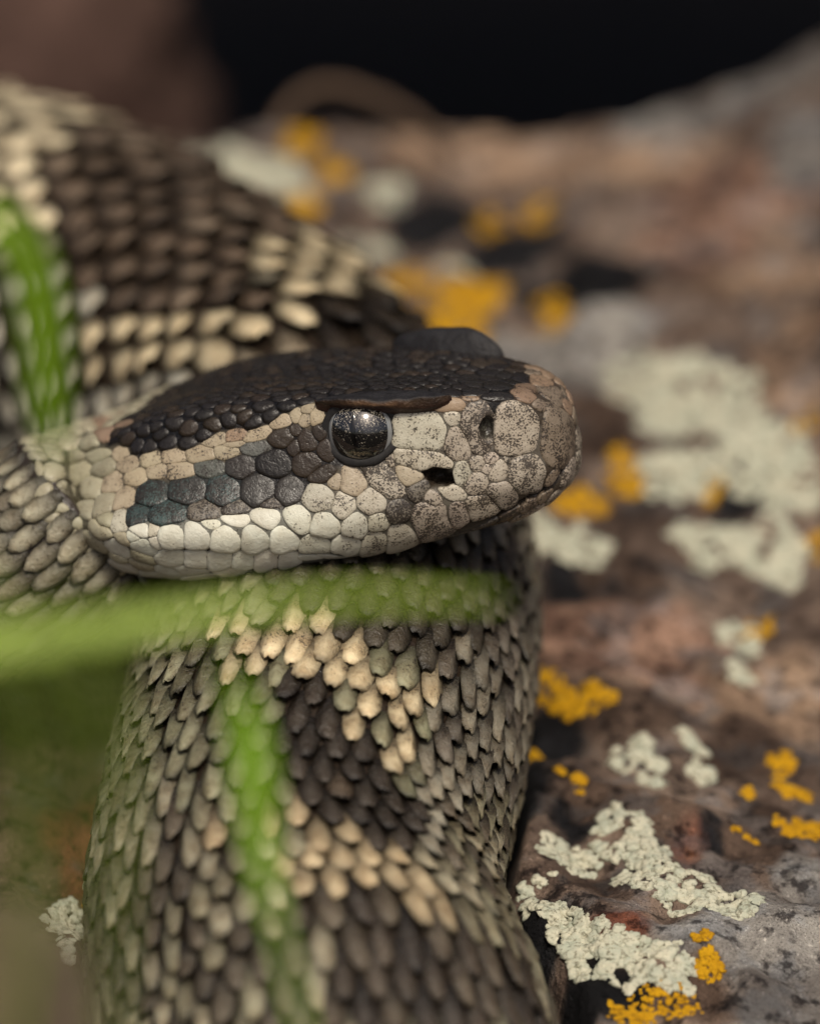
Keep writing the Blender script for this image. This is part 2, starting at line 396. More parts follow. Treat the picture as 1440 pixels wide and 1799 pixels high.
    c = pig_col(s[6]); CA = np.tile(c, (len(V), 1))
    CA[o:, :3] *= .72
    if dark_:
        for k_, dk in enumerate(dark_):
            if dk: CA[k_, :3] = (.10, .10, .08)
    area = math.pi * R1[i] * R2[i]
    pieces.append((V, faces, CA, SP[i], area, SN[i], 0))
for i in range(len(seeds)): head_scale(i)

# ---- body scales
def near_line(px, py, ln, wd):
    p = np.array([px, py], float)
    for a, b in zip(ln[:-1], ln[1:]):
        a = np.array(a, float); b = np.array(b, float); t = np.clip((p - a) @ (b - a) / ((b - a) @ (b - a)), 0, 1)
        if np.linalg.norm(p - a - t * (b - a)) < wd: return True
    return False
CREAM = (.72, .61, .39); DARK = (.045, .034, .022); GREY = (.18, .16, .11); PALE = (.40, .37, .28); MIDB = (.12, .09, .06)
UP_BLOTCH = [(120, 225), (250, 225), (430, 320), (560, 420), (470, 430), (455, 500), (465, 560), (380, 560), (250, 545), (150, 520), (110, 440), (100, 330)]
UP_DARK2 = [(570, 555), (640, 520), (700, 530), (800, 640), (760, 720), (560, 720), (520, 610)]
def col_upper(x, y):
    if poly_in(x, y, UP_BLOTCH): return (.135, .098, .066) if random.random() < .85 else (.19, .145, .10)
    if poly_in(x, y, UP_DARK2): return DARK
    if x < 180 and y < 420: return (.78, .68, .46)
    if near_line(x, y, [(490, 440), (560, 440), (650, 530)], 58) or near_line(x, y, [(180, 610), (330, 590), (460, 575), (570, 545)], 50): return CREAM
    if x < 330 and y > 480: return (.47, .45, .36)
    if y > 540: return (.42, .35, .24)
    return GREY
C1 = [[(400, 1118), (440, 1106), (490, 1125), (540, 1100)], [(515, 1155), (565, 1158), (612, 1152)], [(590, 1203), (633, 1207), (677, 1212), (716, 1217), (755, 1220)], [(618, 1258), (655, 1262), (690, 1272)], [(690, 1322), (705, 1345)], [(425, 1165), (440, 1160)]]
DK1 = [(470, 1175), (560, 1195), (610, 1262), (665, 1310), (690, 1370), (720, 1400), (770, 1500), (690, 1490), (600, 1455), (540, 1420), (490, 1330)]
DK2 = [(420, 985), (900, 950), (925, 1040), (800, 1150), (690, 1180), (640, 1130), (575, 1080), (480, 1075)]  # dark scales below the jaw, its soft shadow put into their colour
C2 = [[(505, 1440), (545, 1465)], [(570, 1475), (640, 1500), (700, 1550), (770, 1590)], [(520, 1520), (560, 1540), (620, 1560)], [(355, 1460), (375, 1480)]]
DK3 = [(620, 1590), (780, 1600), (900, 1660), (960, 1820), (560, 1820), (600, 1680)]
def col_lower(x, y):
    for l in C1:
        if near_line(x, y, l, 25): return (.64, .53, .33)
    for l in C2:
        if near_line(x, y, l, 30): return (.48, .385, .235)
    if near_line(x, y, [(735, 1395), (785, 1388)], 24) or near_line(x, y, [(770, 1450), (735, 1485)], 24): return PALE
    if poly_in(x, y, DK1): return (.052, .042, .031) if random.random() < .85 else MIDB
    if poly_in(x, y, DK2): return (.070, .060, .042)
    if poly_in(x, y, DK3): return random.choice([(.075, .058, .04), (.11, .088, .06), (.05, .04, .03)])
    if x > 740 and y < 1400: return random.choice([(.20, .18, .135), (.25, .225, .165), (.15, .13, .10)])
    if y > 1400: return random.choice([(.28, .26, .17), (.20, .18, .115), (.37, .335, .23), (.12, .10, .07)])
    return random.choice([(.22, .215, .13), (.28, .27, .17), (.18, .17, .105)])
HWP = np.array([.50, .84, 1.0, .97, .78, .36]); XS = np.array([0, .2, .42, .64, .85, 1.0]); JS = np.array([-1, -.55, 0, .55, 1])
SF = [(a * 5 + b, (a + 1) * 5 + b, (a + 1) * 5 + b + 1, a * 5 + b + 1) for a in range(5) for b in range(4)]
EDGE = [0, 5, 10, 15, 20, 25, 26, 27, 28, 29, 24, 19, 14, 9, 4]
for q in range(len(EDGE) - 1): SF.append((EDGE[q], 30 + q, 30 + q + 1, EDGE[q + 1]))
def body_scale(u, ang, wd, ln, tilt, keel, colf, r):
    wob = random.uniform(-.10, .10); k = random.uniform(.88, 1.10); wd = wd * random.uniform(.84, 1.03); tilt *= random.uniform(.7, 1.35); roll = random.uniform(-.06, .06)
    x = XS[:, None] * np.ones(5); j = JS[None, :] * np.ones((6, 1))
    side = j * HWP[:, None] * wd / 2 + wob * x * ln
    uu = u + x * ln * k
    h = .05 + tilt * ln * x ** 1.25 + keel * np.clip(1 - np.abs(j) * 1.75, 0, 1) * np.sin(np.clip(x * 1.05 + .1, 0, 1) * math.pi) ** .7 + .10 * wd * (1 - j ** 2) + roll * wd * j * x - .10 * np.clip(x - .9, 0, 1)
    side = side + RNG.uniform(-.018, .018, side.shape) * wd; h = h + RNG.uniform(-.03, .03, h.shape) * (x > .15)
    p = tube(uu + RNG.uniform(-.03, .03, x.shape) * ln, ang + side / r, h).reshape(-1, 3)
    ctr = tube(np.array([u + ln * .55]), np.array([ang]), np.zeros(1))[0]
    nrm = tube(np.array([u + ln * .55]), np.array([ang]), np.ones(1))[0] - ctr
    V = np.vstack([p, p[EDGE] - nrm * .13])
    sx, sy, sd_ = proj(ctr)
    c = np.array(colf(sx, sy)) * random.uniform(.82, 1.18)
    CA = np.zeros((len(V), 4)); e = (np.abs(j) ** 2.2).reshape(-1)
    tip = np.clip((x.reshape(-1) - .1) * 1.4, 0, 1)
    CA[:30, :3] = c[None, :] * (1 - .50 * e)[:, None] * (.14 + 1.08 * tip)[:, None]  # tip and keel highlights, root and edge shade put into the colour
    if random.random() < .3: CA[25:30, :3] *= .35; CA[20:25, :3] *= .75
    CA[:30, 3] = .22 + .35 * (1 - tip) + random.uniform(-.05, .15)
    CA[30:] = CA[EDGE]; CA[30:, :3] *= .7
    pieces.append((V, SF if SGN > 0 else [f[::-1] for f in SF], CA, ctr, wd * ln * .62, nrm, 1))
def segment(u0, u1, nt_, pitch, ln, wf, tilt, keel, colf, keep):
    row = 0; u = u0
    while u < u1:
        r = float(np.interp(u, us, C[:, 3]))
        for q in range(nt_):
            ang = (q + .5 * (row % 2)) / nt_ * 2 * math.pi
            ctr = tube(np.array([u]), np.array([ang]), np.zeros(1))[0]
            if keep(ctr, ang): body_scale(u + random.uniform(-.1, .1) * pitch, ang + random.uniform(-.03, .03) * 6.28 / nt_, 2 * math.pi * r / nt_ * wf, ln, tilt, keel, colf, r)
        row += 1; u += pitch
def keep_any(margin):
    def f(p, ang):
        x, y, d = proj(p)
        return -margin < x < 1440 + margin and -margin < y < 1800 + margin
    return f
U_mid = u_of(13.2)
segment(0.3, u_of(5), 26, 1.75, 2.7, .98, .17, .10, lambda x, y: random.choice([(.36, .335, .235), (.30, .28, .20), (.22, .19, .13)]), keep_any(350))
segment(u_of(7.2), U_mid, 26, 3.0, 4.7, .84, .24, .32, col_upper, keep_any(300))
segment(U_mid, u_of(22.3), 46, 2.2, 3.8, 1.0, .155, .38, col_lower, keep_any(300))
# ---- which 300 scales show largest
BVc = BVHTree.FromPolygons([Vector(v) for v in BV], BF)
sc_ = []
for i, (V, Fc, CA, ctr, area, nrm, bod) in enumerate(pieces):
    x, y, d = proj(ctr); vw = CAMP - ctr; L = np.linalg.norm(vw); vw = vw / L
    f = float(nrm @ vw) * area * (F / (F + d)) ** 2
    if not (0 < x < 1440 and 0 < y < 1799) or nrm @ vw < .12: f = 0
    if f > 0:
        h = BVc.ray_cast(Vector(ctr + nrm * .9), Vector(vw))
        if h[0] is not None: f = 0
    sc_.append(f)
order = np.argsort(-np.array(sc_)); top300 = set(order[:300].tolist())
rv, rf, rc = [], [], []; off = 0; rm_ = []
for i, (V, Fc, CA, ctr, area, nrm, bod) in enumerate(pieces):
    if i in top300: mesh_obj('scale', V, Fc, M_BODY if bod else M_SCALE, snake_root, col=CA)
    else:
        rv.append(V); rc.append(CA); rm_ += [bod] * len(Fc); rf += [tuple(k + off for k in f) for f in Fc]; off += len(V)
so_ = tag(mesh_obj('small_scales', np.vstack(rv), rf, M_SCALE, snake_root, col=np.vstack(rc)), kind='stuff')
so_.data.materials.append(M_BODY); so_.data.polygons.foreach_set('material_index', rm_)
print('scales', len(pieces))
# ---- the continuous body under the scales
BVd = BV.copy(); nbh = NHR * NV
bcol = np.zeros((len(BV), 4)); bcol[:, :3] = (.028, .020, .014); bcol[:, 3] = .3
Pc = np.array([PIG[s[6]] for s in seeds])
for i in list(range(nbh)) + [tip_i]:
    p = BV[i]; d = np.linalg.norm(SP - p, axis=1); k = int(np.argmin(d))
    bcol[i, :3] = Pc[k, :3] * .26; bcol[i, 3] = .3
    _, n_, _, _ = HB.find_nearest(Vector(p)); n = out_n(p, n_)
    dz = 0
    for q_, (hp, e1, e2, r1, r2, hn, dep) in enumerate(HOLES):
        q = p - hp
        if abs(q @ hn) < 4:
            g = ((q @ e1) / r1) ** 2 + ((q @ e2) / r2) ** 2
            dz = max(dz, dep * max(0, 1 - g / 1.35) ** .6) if g < 1.35 else dz
            if g < 1.6: bcol[i, :3] = ((.020, .018, .018), (.035, .026, .018), (.05, .052, .045))[q_]
    dm = np.min(np.linalg.norm(mouth3 - p, axis=1)); dz = max(dz, .45 * math.exp(-(dm / .28) ** 2))
    if dm < .35: bcol[i, :3] = (.05, .04, .03)
    BVd[i] = p - n * dz
body = mesh_obj('body', BVd, BF, M_SCALE, snake_root, col=bcol)
# ---- eye
def frame_from(n):
    z = Vector(n); x = Vector(hf) - z * z.dot(Vector(hf)); x.normalize(); y = z.cross(x)
    if y.dot(Vector(hu)) < 0: y = -y; x = -x if False else x
    return Matrix((x, y, z)).transposed()
EM = frame_from(EYE_N)
m, t, b = mat('eye_surface', 0.06, 0.7); co = coords(t)
sep = node(t, 'ShaderNodeSeparateXYZ'); t.links.new(co, sep.inputs[0])
sp = nz(t, 9000, 3, .7, co); spm = nz(t, 2500, 2, .5, co)
up = ramp(t, sep.outputs['Y'], -.0010, .0016)
lvl = math_(t, 'MULTIPLY_ADD', up, -.09, .605)
spk = ramp(t, math_(t, 'ADD', math_(t, 'MULTIPLY', sp.outputs[0], .75), math_(t, 'MULTIPLY', spm.outputs[0], .25)), lvl, math_(t, 'ADD', lvl, .07))
c = mixc(t, spk, (.006, .006, .006), (.50, .45, .36))
sl_ = math_(t, 'ADD', math_(t, 'MULTIPLY', math_(t, 'ABSOLUTE', sep.outputs['X']), 9.0), math_(t, 'MULTIPLY', math_(t, 'ABSOLUTE', sep.outputs['Y']), 1.0))
rr = math_(t, 'POWER', math_(t, 'ADD', math_(t, 'POWER', sep.outputs['X'], 2.0), math_(t, 'POWER', math_(t, 'MULTIPLY', sep.outputs['Y'], .85), 2.0)), .5)
rim = ramp(t, rr, .00196, .00204); rim2 = ramp(t, rr, .00222, .00228)
side = ramp(t, math_(t, 'ABSOLUTE', sep.outputs['X']), .0010, .0014)
c = mixc(t, math_(t, 'MULTIPLY', rim, side), c, (.24, .25, .25)); c = mixc(t, rim2, c, (.02, .02, .022))
t.links.new(c, b.inputs['Base Color']); b.inputs['Coat Weight'].default_value = 1.0; b.inputs['Coat Roughness'].default_value = .03
M_EYE = m
def dome(R, nlat, nlon, amax):
    V = [(0, 0, R)]; Fs = []
    for i in range(1, nlat + 1):
        a = amax * i / nlat
        for j in range(nlon): q = 2 * math.pi * j / nlon; V.append((R * math.sin(a) * math.cos(q), R * math.sin(a) * math.sin(q), R * math.cos(a)))
    for j in range(nlon): Fs.append((0, 1 + j, 1 + (j + 1) % nlon))
    for i in range(nlat - 1):
        for j in range(nlon):
            o = 1 + i * nlon; Fs.append((o + j, o + nlon + j, o + nlon + (j + 1) % nlon, o + (j + 1) % nlon))
    return np.array(V), Fs
def place(V): return np.asarray(V)
V, Fs = dome(2.75, 24, 48, 1.9)
eye = mesh_obj('eye', V, Fs, M_EYE, snake_root)
eye.matrix_world = Matrix.Translation(Vector((EYE_P - EYE_N * 1.62) * MM)) @ EM.to_4x4()
# slit pupil: a thin lens lying on the eye
PV, PF = [], []
n_ = 15
for i in range(n_):
    f = i / (n_ - 1) * 2 - 1; y = f * 1.5; hw = .24 * (1 - f * f)
    for x in (-hw, 0, hw):
        z = math.sqrt(2.768 ** 2 - x * x - y * y) - (.03 if x else 0); PV.append((x - .25, y, z))
for i in range(n_ - 1):
    for k in range(2): PF.append((i * 3 + k, i * 3 + k + 1, i * 3 + 4 + k, i * 3 + 3 + k))
m, t, b = mat('pupil_black', .05, .7); b.inputs['Base Color'].default_value = (.003, .003, .003, 1)
pup = mesh_obj('pupil', PV, PF, m, eye)
# skin ring round the eye
m, t, b = mat('eyelid_skin', .62, .18); co = coords(t); a = nz(t, 3500, 3, .6, co)
t.links.new(mixc(t, a.outputs[0], (.012, .012, .013), (.034, .032, .030)), b.inputs['Base Color']); bump(t, b, a.outputs[0], .5, .00006)
RV, RF = [], []; na, nb_ = 56, 10
for i in range(na):
    q = 2 * math.pi * i / na; ex = math.cos(q) * 2.42; ey = math.sin(q) * 2.06
    base = EYE_P + np.array(EM @ Vector((ex, ey, 0)))
    ez = math.sqrt(max(2.75 ** 2 - ex * ex - ey * ey, .2)) - 1.62
    dr = np.array(EM @ Vector((math.cos(q), math.sin(q), 0)))
    for k in range(nb_):
        w_ = 2 * math.pi * k / nb_; wr = .34 + .05 * math.sin(q * 9)
        RV.append(base + EYE_N * (ez - .02 + math.sin(w_) * .20) + dr * (math.cos(w_) * wr + .12))
for i in range(na):
    for k in range(nb_): RF.append((i * nb_ + k, ((i + 1) % na) * nb_ + k, ((i + 1) % na) * nb_ + (k + 1) % nb_, i * nb_ + (k + 1) % nb_))
mesh_obj('eyelid', RV, RF, m, snake_root)
# ---- brow shields over both eyes
m, t, b = mat('brow_shield', .55, .35); co = coords(t); at = node(t, 'ShaderNodeAttribute', attribute_name='col')
a = nz(t, 1500, 4, .6, co); a2 = nz(t, 6000, 2, .6, co)
t.links.new(mixc(t, ramp(t, a.outputs[0], .35, .7), at.outputs['Color'], mixc(t, 1.0, at.outputs['Color'], (.5, .45, .42), 'MULTIPLY')), b.inputs['Base Color'])
bump(t, b, math_(t, 'ADD', a.outputs[0], math_(t, 'MULTIPLY', a2.outputs[0], .4)), 1.0, .00014)
def brow(sg):
    n = 40; V, Fs, CA = [], [], []
    for i in range(n):
        f = i / (n - 1); a = -6.2 - 9.4 * f
        e = math.sin(math.pi * min(1, max(0, f)) ** .9) ** .6
        top = np.interp(-a, -ST[:, 0], ST[:, 2]); wt = np.interp(-a, -ST[:, 0], ST[:, 1])
        wob = .10 * math.sin(f * 9 + 1)
        ck = 1.9 if sg > 0 else .42
        wob += .14 * noise.noise(Vector((f * 11, sg, 3.3))); ck *= 1 + .10 * noise.noise(Vector((f * 5, sg * 5, 1.3)))
        prof = [(wt - 1.9 * e, top - .35), (wt - 1.2 * e, top + .5 * ck * e), (wt - .35 * e, top + 1.0 * ck * e * (1 - .35 * f)), (wt + .45 * e, top + .74 * ck * e * (1 - .35 * f) + wob * .5), (wt + 1.0 * e, top + .25 * e + wob), (wt + 1.12 * e, top - .05 * e + wob),
                (wt + .98 * e, top - .35 * e - .75 * e * max(0, 1 - f * 2.2)), (wt + .5 * e, top - .75 * e - .6 * e * max(0, 1 - f * 2)), (wt - .3, top - 1.5)]
        prof = catmull(prof, 25)
        for k, (b_, c_) in enumerate(prof):
            V.append(head(a, sg * b_, c_ - .02))
            g = k / 24
            dk = np.array([.020, .019, .020]); br = np.array([.15, .085, .045]) * (.25 + .75 * max(0, math.sin(f * 5.5 - 1.2))); rd = np.array([.045, .018, .012])
            cc = dk if g < .52 else dk + (br - dk) * min(1, (g - .52) / .08) if g < .68 else br + (rd - br) * min(1, (g - .68) / .1)
            CA.append((*cc, 1))
    for i in range(n - 1):
        for k in range(24): Fs.append((i * 25 + k, i * 25 + k + 1, (i + 1) * 25 + k + 1, (i + 1) * 25 + k) if sg > 0 else (i * 25 + k, (i + 1) * 25 + k, (i + 1) * 25 + k + 1, i * 25 + k + 1))
    return mesh_obj('brow_scale', V, Fs, m, snake_root, col=CA)
brow(-1); brow(1)
tag(snake_root, 'brown blotched snake coiled on the lichen covered rock with its head raised', 'snake')

# ================================================================== ROCK
def rock_plane(X, Y): return -27.9 + .225 * (Y + .4) + ZOFF + .02 * np.maximum(X, 0) - .5 * np.maximum(0, -24 - Y)
CRX = np.array([-2000, 0, 500, 900, 1100, 1300, 1440, 2600]); CRY = np.array([265, 250, 240, 250, 225, 170, 140, 100])
cY = []
for x, y in zip(CRX, CRY):
    o, d = np.array(CAMP), np.array(ray(x, y)[1]); lo, hi = 300, 900
    for _ in range(50):
        md = (lo + hi) / 2; p = o + d * md
        if p[2] > rock_plane(p[0], p[1]): lo = md
        else: hi = md
    cY.append((p[0], p[1]))
cY = np.array(cY)
CLs = C[::4]
def fbm(x, y, s, o=4, seed=0.0):
    return noise.fractal(Vector((x / s + seed, y / s - seed, seed * 1.7)), 1.0, 2.0, o)
gx = np.concatenate([np.arange(-150, -46, 3.0), np.arange(-46, 60, .6), np.arange(60, 170, 3.0)])
gy = np.concatenate([np.arange(-230, -50, 4.0), np.arange(-50, 150, .75), np.arange(150, 186, 3.0)])
Xg, Yg = np.meshgrid(gx, gy)
Zg = rock_plane(Xg, Yg)
nzf = np.clip((130 - Yg) / 45, .35, 1)
nzv = nzf * np.array([fbm(x, y, 34, 5, 3.1) * 3.4 + abs(fbm(x, y, 15, 4, 8.2)) * 2.2 + fbm(x, y, 4.5, 3, 1.7) * .75 + fbm(x, y, 1.7, 2, 4.1) * .22 for x, y in zip(Xg.ravel(), Yg.ravel())]).reshape(Xg.shape)
Zg = Zg + nzv - .6 + 9 * np.exp(-((Xg + 38) / 15) ** 2 - ((Yg - 16) / 15) ** 2) + 8 * np.exp(-((Xg - 62) / 30) ** 2 - ((Yg - 135) / 42) ** 2)
over = np.maximum(0, Yg - np.interp(Xg, cY[:, 0], cY[:, 1]) - nzv * 1.5)
Zg -= .25 * over ** 1.7
# the hollow the snake lies in
Zs = Zg.copy(); flat = np.stack([Xg.ravel(), Yg.ravel()], 1); zf = Zs.ravel()
for c in CLs:
    r = c[3]; m_ = np.nonzero((np.abs(flat[:, 0] - c[0]) < 2 * r) & (np.abs(flat[:, 1] - c[1]) < 2 * r))[0]
    tq = np.hypot(flat[m_, 0] - c[0], flat[m_, 1] - c[1]) / r
    bowl = c[2] - r * 1.02 + r * 5.0 * np.maximum(0, tq - .70) ** 2
    zf[m_] = np.minimum(zf[m_], bowl)
Zg = zf.reshape(Xg.shape)
nxg, nyg = len(gx), len(gy)
RV_ = np.stack([Xg.ravel(), Yg.ravel(), Zg.ravel()], 1)
RF_ = [(j * nxg + i, j * nxg + i + 1, (j + 1) * nxg + i + 1, (j + 1) * nxg + i) for j in range(nyg - 1) for i in range(nxg - 1)]
RB = BVHTree.FromPolygons([Vector(v) for v in RV_], RF_)
def rhit(px, py):
    o, d = ray(px, py); h = RB.ray_cast(o, d)
    return (np.array(h[0]), np.array(h[1])) if h[0] is not None else (None, None)
ROCKC = {'k': (.016, .016, .018), 'r': (.20, .075, .045), 't': (.38, .265, .18), 'g': (.33, .315, .285), 'p': (.36, .225, .16), 'b': (.12, .082, .06), 'o': (.24, .10, .05)}  # k: black stains, and painted shadow along the front coil's edge
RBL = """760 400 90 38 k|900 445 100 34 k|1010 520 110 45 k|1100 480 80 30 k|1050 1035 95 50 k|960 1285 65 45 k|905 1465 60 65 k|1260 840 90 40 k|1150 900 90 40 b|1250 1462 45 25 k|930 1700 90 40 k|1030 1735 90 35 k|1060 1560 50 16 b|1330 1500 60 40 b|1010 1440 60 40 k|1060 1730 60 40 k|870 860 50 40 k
1350 480 130 60 t|1230 420 100 60 p|1300 330 140 60 p|1120 270 150 50 t|900 280 130 50 t|1400 250 60 60 g|1350 130 130 50 g|1180 210 120 40 g|1180 1180 140 70 p|1000 1120 80 50 p|1350 1230 120 60 t|1120 1240 90 40 b|1200 1480 40 40 r|1215 1500 22 18 o|1090 1622 60 22 r|1350 1640 110 90 g|1400 1740 120 90 g|1200 1640 60 30 g|1220 1750 60 40 b
1090 1000 60 40 b|1050 1400 60 40 b|1160 1420 80 50 b|1300 1330 80 40 b|1000 650 70 60 g|860 640 60 60 g|1040 760 50 60 b|700 250 90 40 t|330 210 90 40 t|1400 640 80 60 t|1100 1120 90 40 p|1330 1420 50 30 b|80 1400 100 140 b|150 1480 80 60 r|40 1560 60 60 b|1420 1560 60 60 g|1080 590 60 40 g"""
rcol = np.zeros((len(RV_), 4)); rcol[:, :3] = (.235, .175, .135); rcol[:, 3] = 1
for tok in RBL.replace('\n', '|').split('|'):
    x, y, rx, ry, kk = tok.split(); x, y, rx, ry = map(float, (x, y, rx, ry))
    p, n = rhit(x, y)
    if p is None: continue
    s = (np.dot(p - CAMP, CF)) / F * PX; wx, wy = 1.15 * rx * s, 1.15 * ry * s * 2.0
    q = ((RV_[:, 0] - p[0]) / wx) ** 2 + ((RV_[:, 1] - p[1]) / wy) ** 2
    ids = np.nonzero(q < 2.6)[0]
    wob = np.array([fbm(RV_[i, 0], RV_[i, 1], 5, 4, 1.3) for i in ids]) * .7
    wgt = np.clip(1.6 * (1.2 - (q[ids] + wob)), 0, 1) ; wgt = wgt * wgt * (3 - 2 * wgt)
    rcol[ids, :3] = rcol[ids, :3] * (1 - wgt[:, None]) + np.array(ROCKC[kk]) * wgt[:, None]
m, t, b = mat('rock_surface', .93, .15); co = coords(t); at = node(t, 'ShaderNodeAttribute', attribute_name='col')
n1 = nz(t, 130, 6, .62, co, .3); n2 = nz(t, 700, 5, .65, co); n3 = nz(t, 2400, 4, .7, co); n4 = nz(t, 6000, 3, .7, co); n5 = nz(t, 210, 4, .6, co)
c = mixc(t, ramp(t, n1.outputs[0], .38, .66), mixc(t, 1, at.outputs['Color'], (.48, .44, .43), 'MULTIPLY'), mixc(t, 1, at.outputs['Color'], (1.35, 1.32, 1.28), 'MULTIPLY'))
c = mixc(t, ramp(t, n2.outputs[0], .50, .64), c, mixc(t, 1, c, (.20, .19, .20), 'MULTIPLY'))
c = mixc(t, math_(t, 'MULTIPLY', ramp(t, n3.outputs[0], .58, .68), .6), c, mixc(t, 1, c, (2.6, 2.6, 2.6), 'MULTIPLY'))
c = mixc(t, math_(t, 'MULTIPLY', ramp(t, n5.outputs[0], .50, .62), .55), c, mixc(t, 1, mixc(t, .8, c, mixc(t, node_sep(t, c), (0, 0, 0), (1, 1, 1))), (1.0, 1.04, 1.08), 'MULTIPLY'))
c = mixc(t, math_(t, 'MULTIPLY', ramp(t, n4.outputs[0], .55, .62), .7), c, mixc(t, 1, c, (.3, .28, .28), 'MULTIPLY'))
t.links.new(c, b.inputs['Base Color'])
bump(t, b, math_(t, 'ADD', math_(t, 'MULTIPLY', n2.outputs[0], 1.0), math_(t, 'MULTIPLY', n3.outputs[0], .6)), 1.0, .0011)
M_ROCK = m
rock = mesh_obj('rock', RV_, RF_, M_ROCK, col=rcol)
tag(rock, 'reddish brown rock slab spotted with lichen under the snake', 'rock', kind='structure')
# ------------------------------------------------------------------ lichens
def lichen_mat(name, c0, c1, c2):
    m, t, b = mat(name, .92, .12); co = coords(t); a = nz(t, 650, 4, .65, co); f = nz(t, 2200, 4, .7, co)
    c = mixc(t, ramp(t, a.outputs[0], .35, .68), c0, c1); c = mixc(t, ramp(t, f.outputs[0], .50, .66), c, c2)
    t.links.new(c, b.inputs['Base Color']); bump(t, b, f.outputs[0], .8, .00025); return m
M_PALE = lichen_mat('pale_lichen', (.57, .545, .41), (.42, .44, .34), (.21, .20, .14))
M_YEL = lichen_mat('yellow_lichen', (.55, .30, .010), (.43, .22, .008), (.26, .13, .008))
def lichen(name, label, ells, pale, dens=1.0, group=None, size=1.0, cat='lichen'):
    V, Fs = [], []
    for (x, y, rx, ry, an) in ells:
        p, n = rhit(x, y)
        if p is None: continue
        s = np.dot(p - CAMP, CF) / F * PX
        wx, wy = rx * s, ry * s * 1.9; a = math.radians(-an)
        lr = (.56 if pale else .42) * size
        cnt = int(dens * 3.4 * wx * wy / (lr * lr))
        for _ in range(max(cnt, 5)):
            q = math.sqrt(random.random()) ; w_ = random.uniform(0, 6.2832)
            ux, uy = wx * q * math.cos(w_), wy * q * math.sin(w_)
            lx = p[0] + ux * math.cos(a) - uy * math.sin(a); ly = p[1] + ux * math.sin(a) + uy * math.cos(a)
            g = fbm(lx, ly, 3.2, 3, 5.5)
            if q + g * .75 > 1.0 or fbm(lx, ly, 1.6, 2, 9.1) < -.36: continue
            h = RB.ray_cast(Vector((lx, ly, 400)), Vector((0, 0, -1)))
            if h[0] is None or h[1].z < .6: continue
            n = h[1]; r = lr * random.uniform(.55, 1.25) * (1 if q < .8 else .8); c0 = h[0]
            e1 = n.cross(Vector((0.3, 1, 0))).normalized(); e2 = n.cross(e1)
            tl = random.uniform(-.25, .25); tl2 = random.uniform(-.25, .25); nd = 9; b0 = len(V); ht = r * random.uniform(.18, .55); ph = random.uniform(0, 6)
            V.append(c0 + n * ht * random.uniform(.9, 1.15))
            for f, z in ((.60, .86), (1.0, .30), (.96, -.3)):
                for k in range(nd):
                    w_2 = 6.2832 * k / nd; rr_ = r * f * (1 + .22 * math.sin(3 * w_2 + ph) + .12 * math.sin(5 * w_2 + 2 * ph))
                    V.append(c0 + e1 * rr_ * math.cos(w_2) + e2 * rr_ * math.sin(w_2) + n * (ht * z + f * r * (tl * math.cos(w_2) + tl2 * math.sin(w_2)) * (z > 0)))
            for k in range(nd):
                k2 = (k + 1) % nd; Fs.append((b0, b0 + 1 + k, b0 + 1 + k2))
                for m2 in range(2): o = b0 + 1 + m2 * nd; Fs.append((o + k, o + nd + k, o + nd + k2, o + k2))
    if not V: return
    o = mesh_obj(name, V, Fs, M_PALE if pale else M_YEL)
    return tag(o, label, cat, group)
PL, YL = 'pale_lichen', 'yellow_lichen'
G1, G2 = 'pale lichens on the rock', 'yellow lichens on the rock'
lichen(PL, 'pale green lichen crust edged with yellow just behind the dark upper coil', [(430, 310, 95, 45, 12), (375, 275, 55, 30, 0), (490, 335, 60, 30, 0)], 1, .8, G1)
lichen(PL, 'small faint grey lichen spot at the far rock edge behind the upper coil', [(240, 220, 28, 28, 0)], 1, .6, G1)
lichen(PL, 'isolated grey lichen spot between two yellow patches above the snout', [(680, 338, 45, 24, 0)], 1, .6, G1)
lichen(PL, 'bluish grey lichen next to the large orange yellow patch behind the head', [(650, 440, 48, 28, 0), (800, 472, 40, 22, 0)], 1, .5, G1)
lichen(PL, 'largest pale green lichen sheet spreading over the rock beyond the snout', [(1150, 650, 100, 55, 10), (1230, 720, 115, 75, 20), (1190, 820, 75, 45, 0), (1330, 800, 90, 60, 20), (1390, 870, 60, 55, 0)], 1, 1, G1)
lichen(PL, 'bright whitish lichen lobe below the largest pale sheet', [(1260, 935, 85, 42, 0), (1345, 960, 75, 50, 10), (1380, 1020, 26, 42, 0)], 1, 1.1, G1)
lichen(PL, 'pale green lichen directly beneath the tip of the snout', [(1000, 962, 85, 48, 20), (940, 930, 40, 40, 0)], 1, 1, G1)
lichen(PL, 'small whitish lichen touching a yellow spot on red rock', [(1295, 1135, 42, 38, 0), (1300, 1178, 20, 26, 0)], 1, 1, G1)
lichen(PL, 'forked whitish lichen on dark rock above the crinkled crust', [(1120, 1332, 52, 26, 10), (1215, 1315, 32, 36, -20), (1145, 1375, 18, 22, 0)], 1, 1.1, G1)
lichen(PL, 'crinkled cream lichen crust stretching from the coil to grey rock', [(1090, 1468, 55, 55, 0), (1010, 1520, 70, 32, 0), (1140, 1515, 62, 46, 20), (1210, 1565, 60, 36, 20), (1285, 1595, 55, 22, 15), (950, 1545, 30, 18, 0)], 1, 1.5, G1, .8)
lichen(PL, 'crinkled cream lichen crust hugging the coil under a bare red strip', [(900, 1590, 45, 34, 0), (960, 1625, 75, 34, 15), (1040, 1675, 75, 36, 10), (1115, 1692, 60, 34, 0), (1180, 1695, 42, 28, 0), (1000, 1660, 50, 28, 0)], 1, 1.5, G1, .8)
lichen(PL, 'small grey green lichen on the other side of the front coil from the snout', [(110, 1610, 36, 34, 0), (140, 1665, 36, 48, 0)], 1, 1.4, G1, .8)
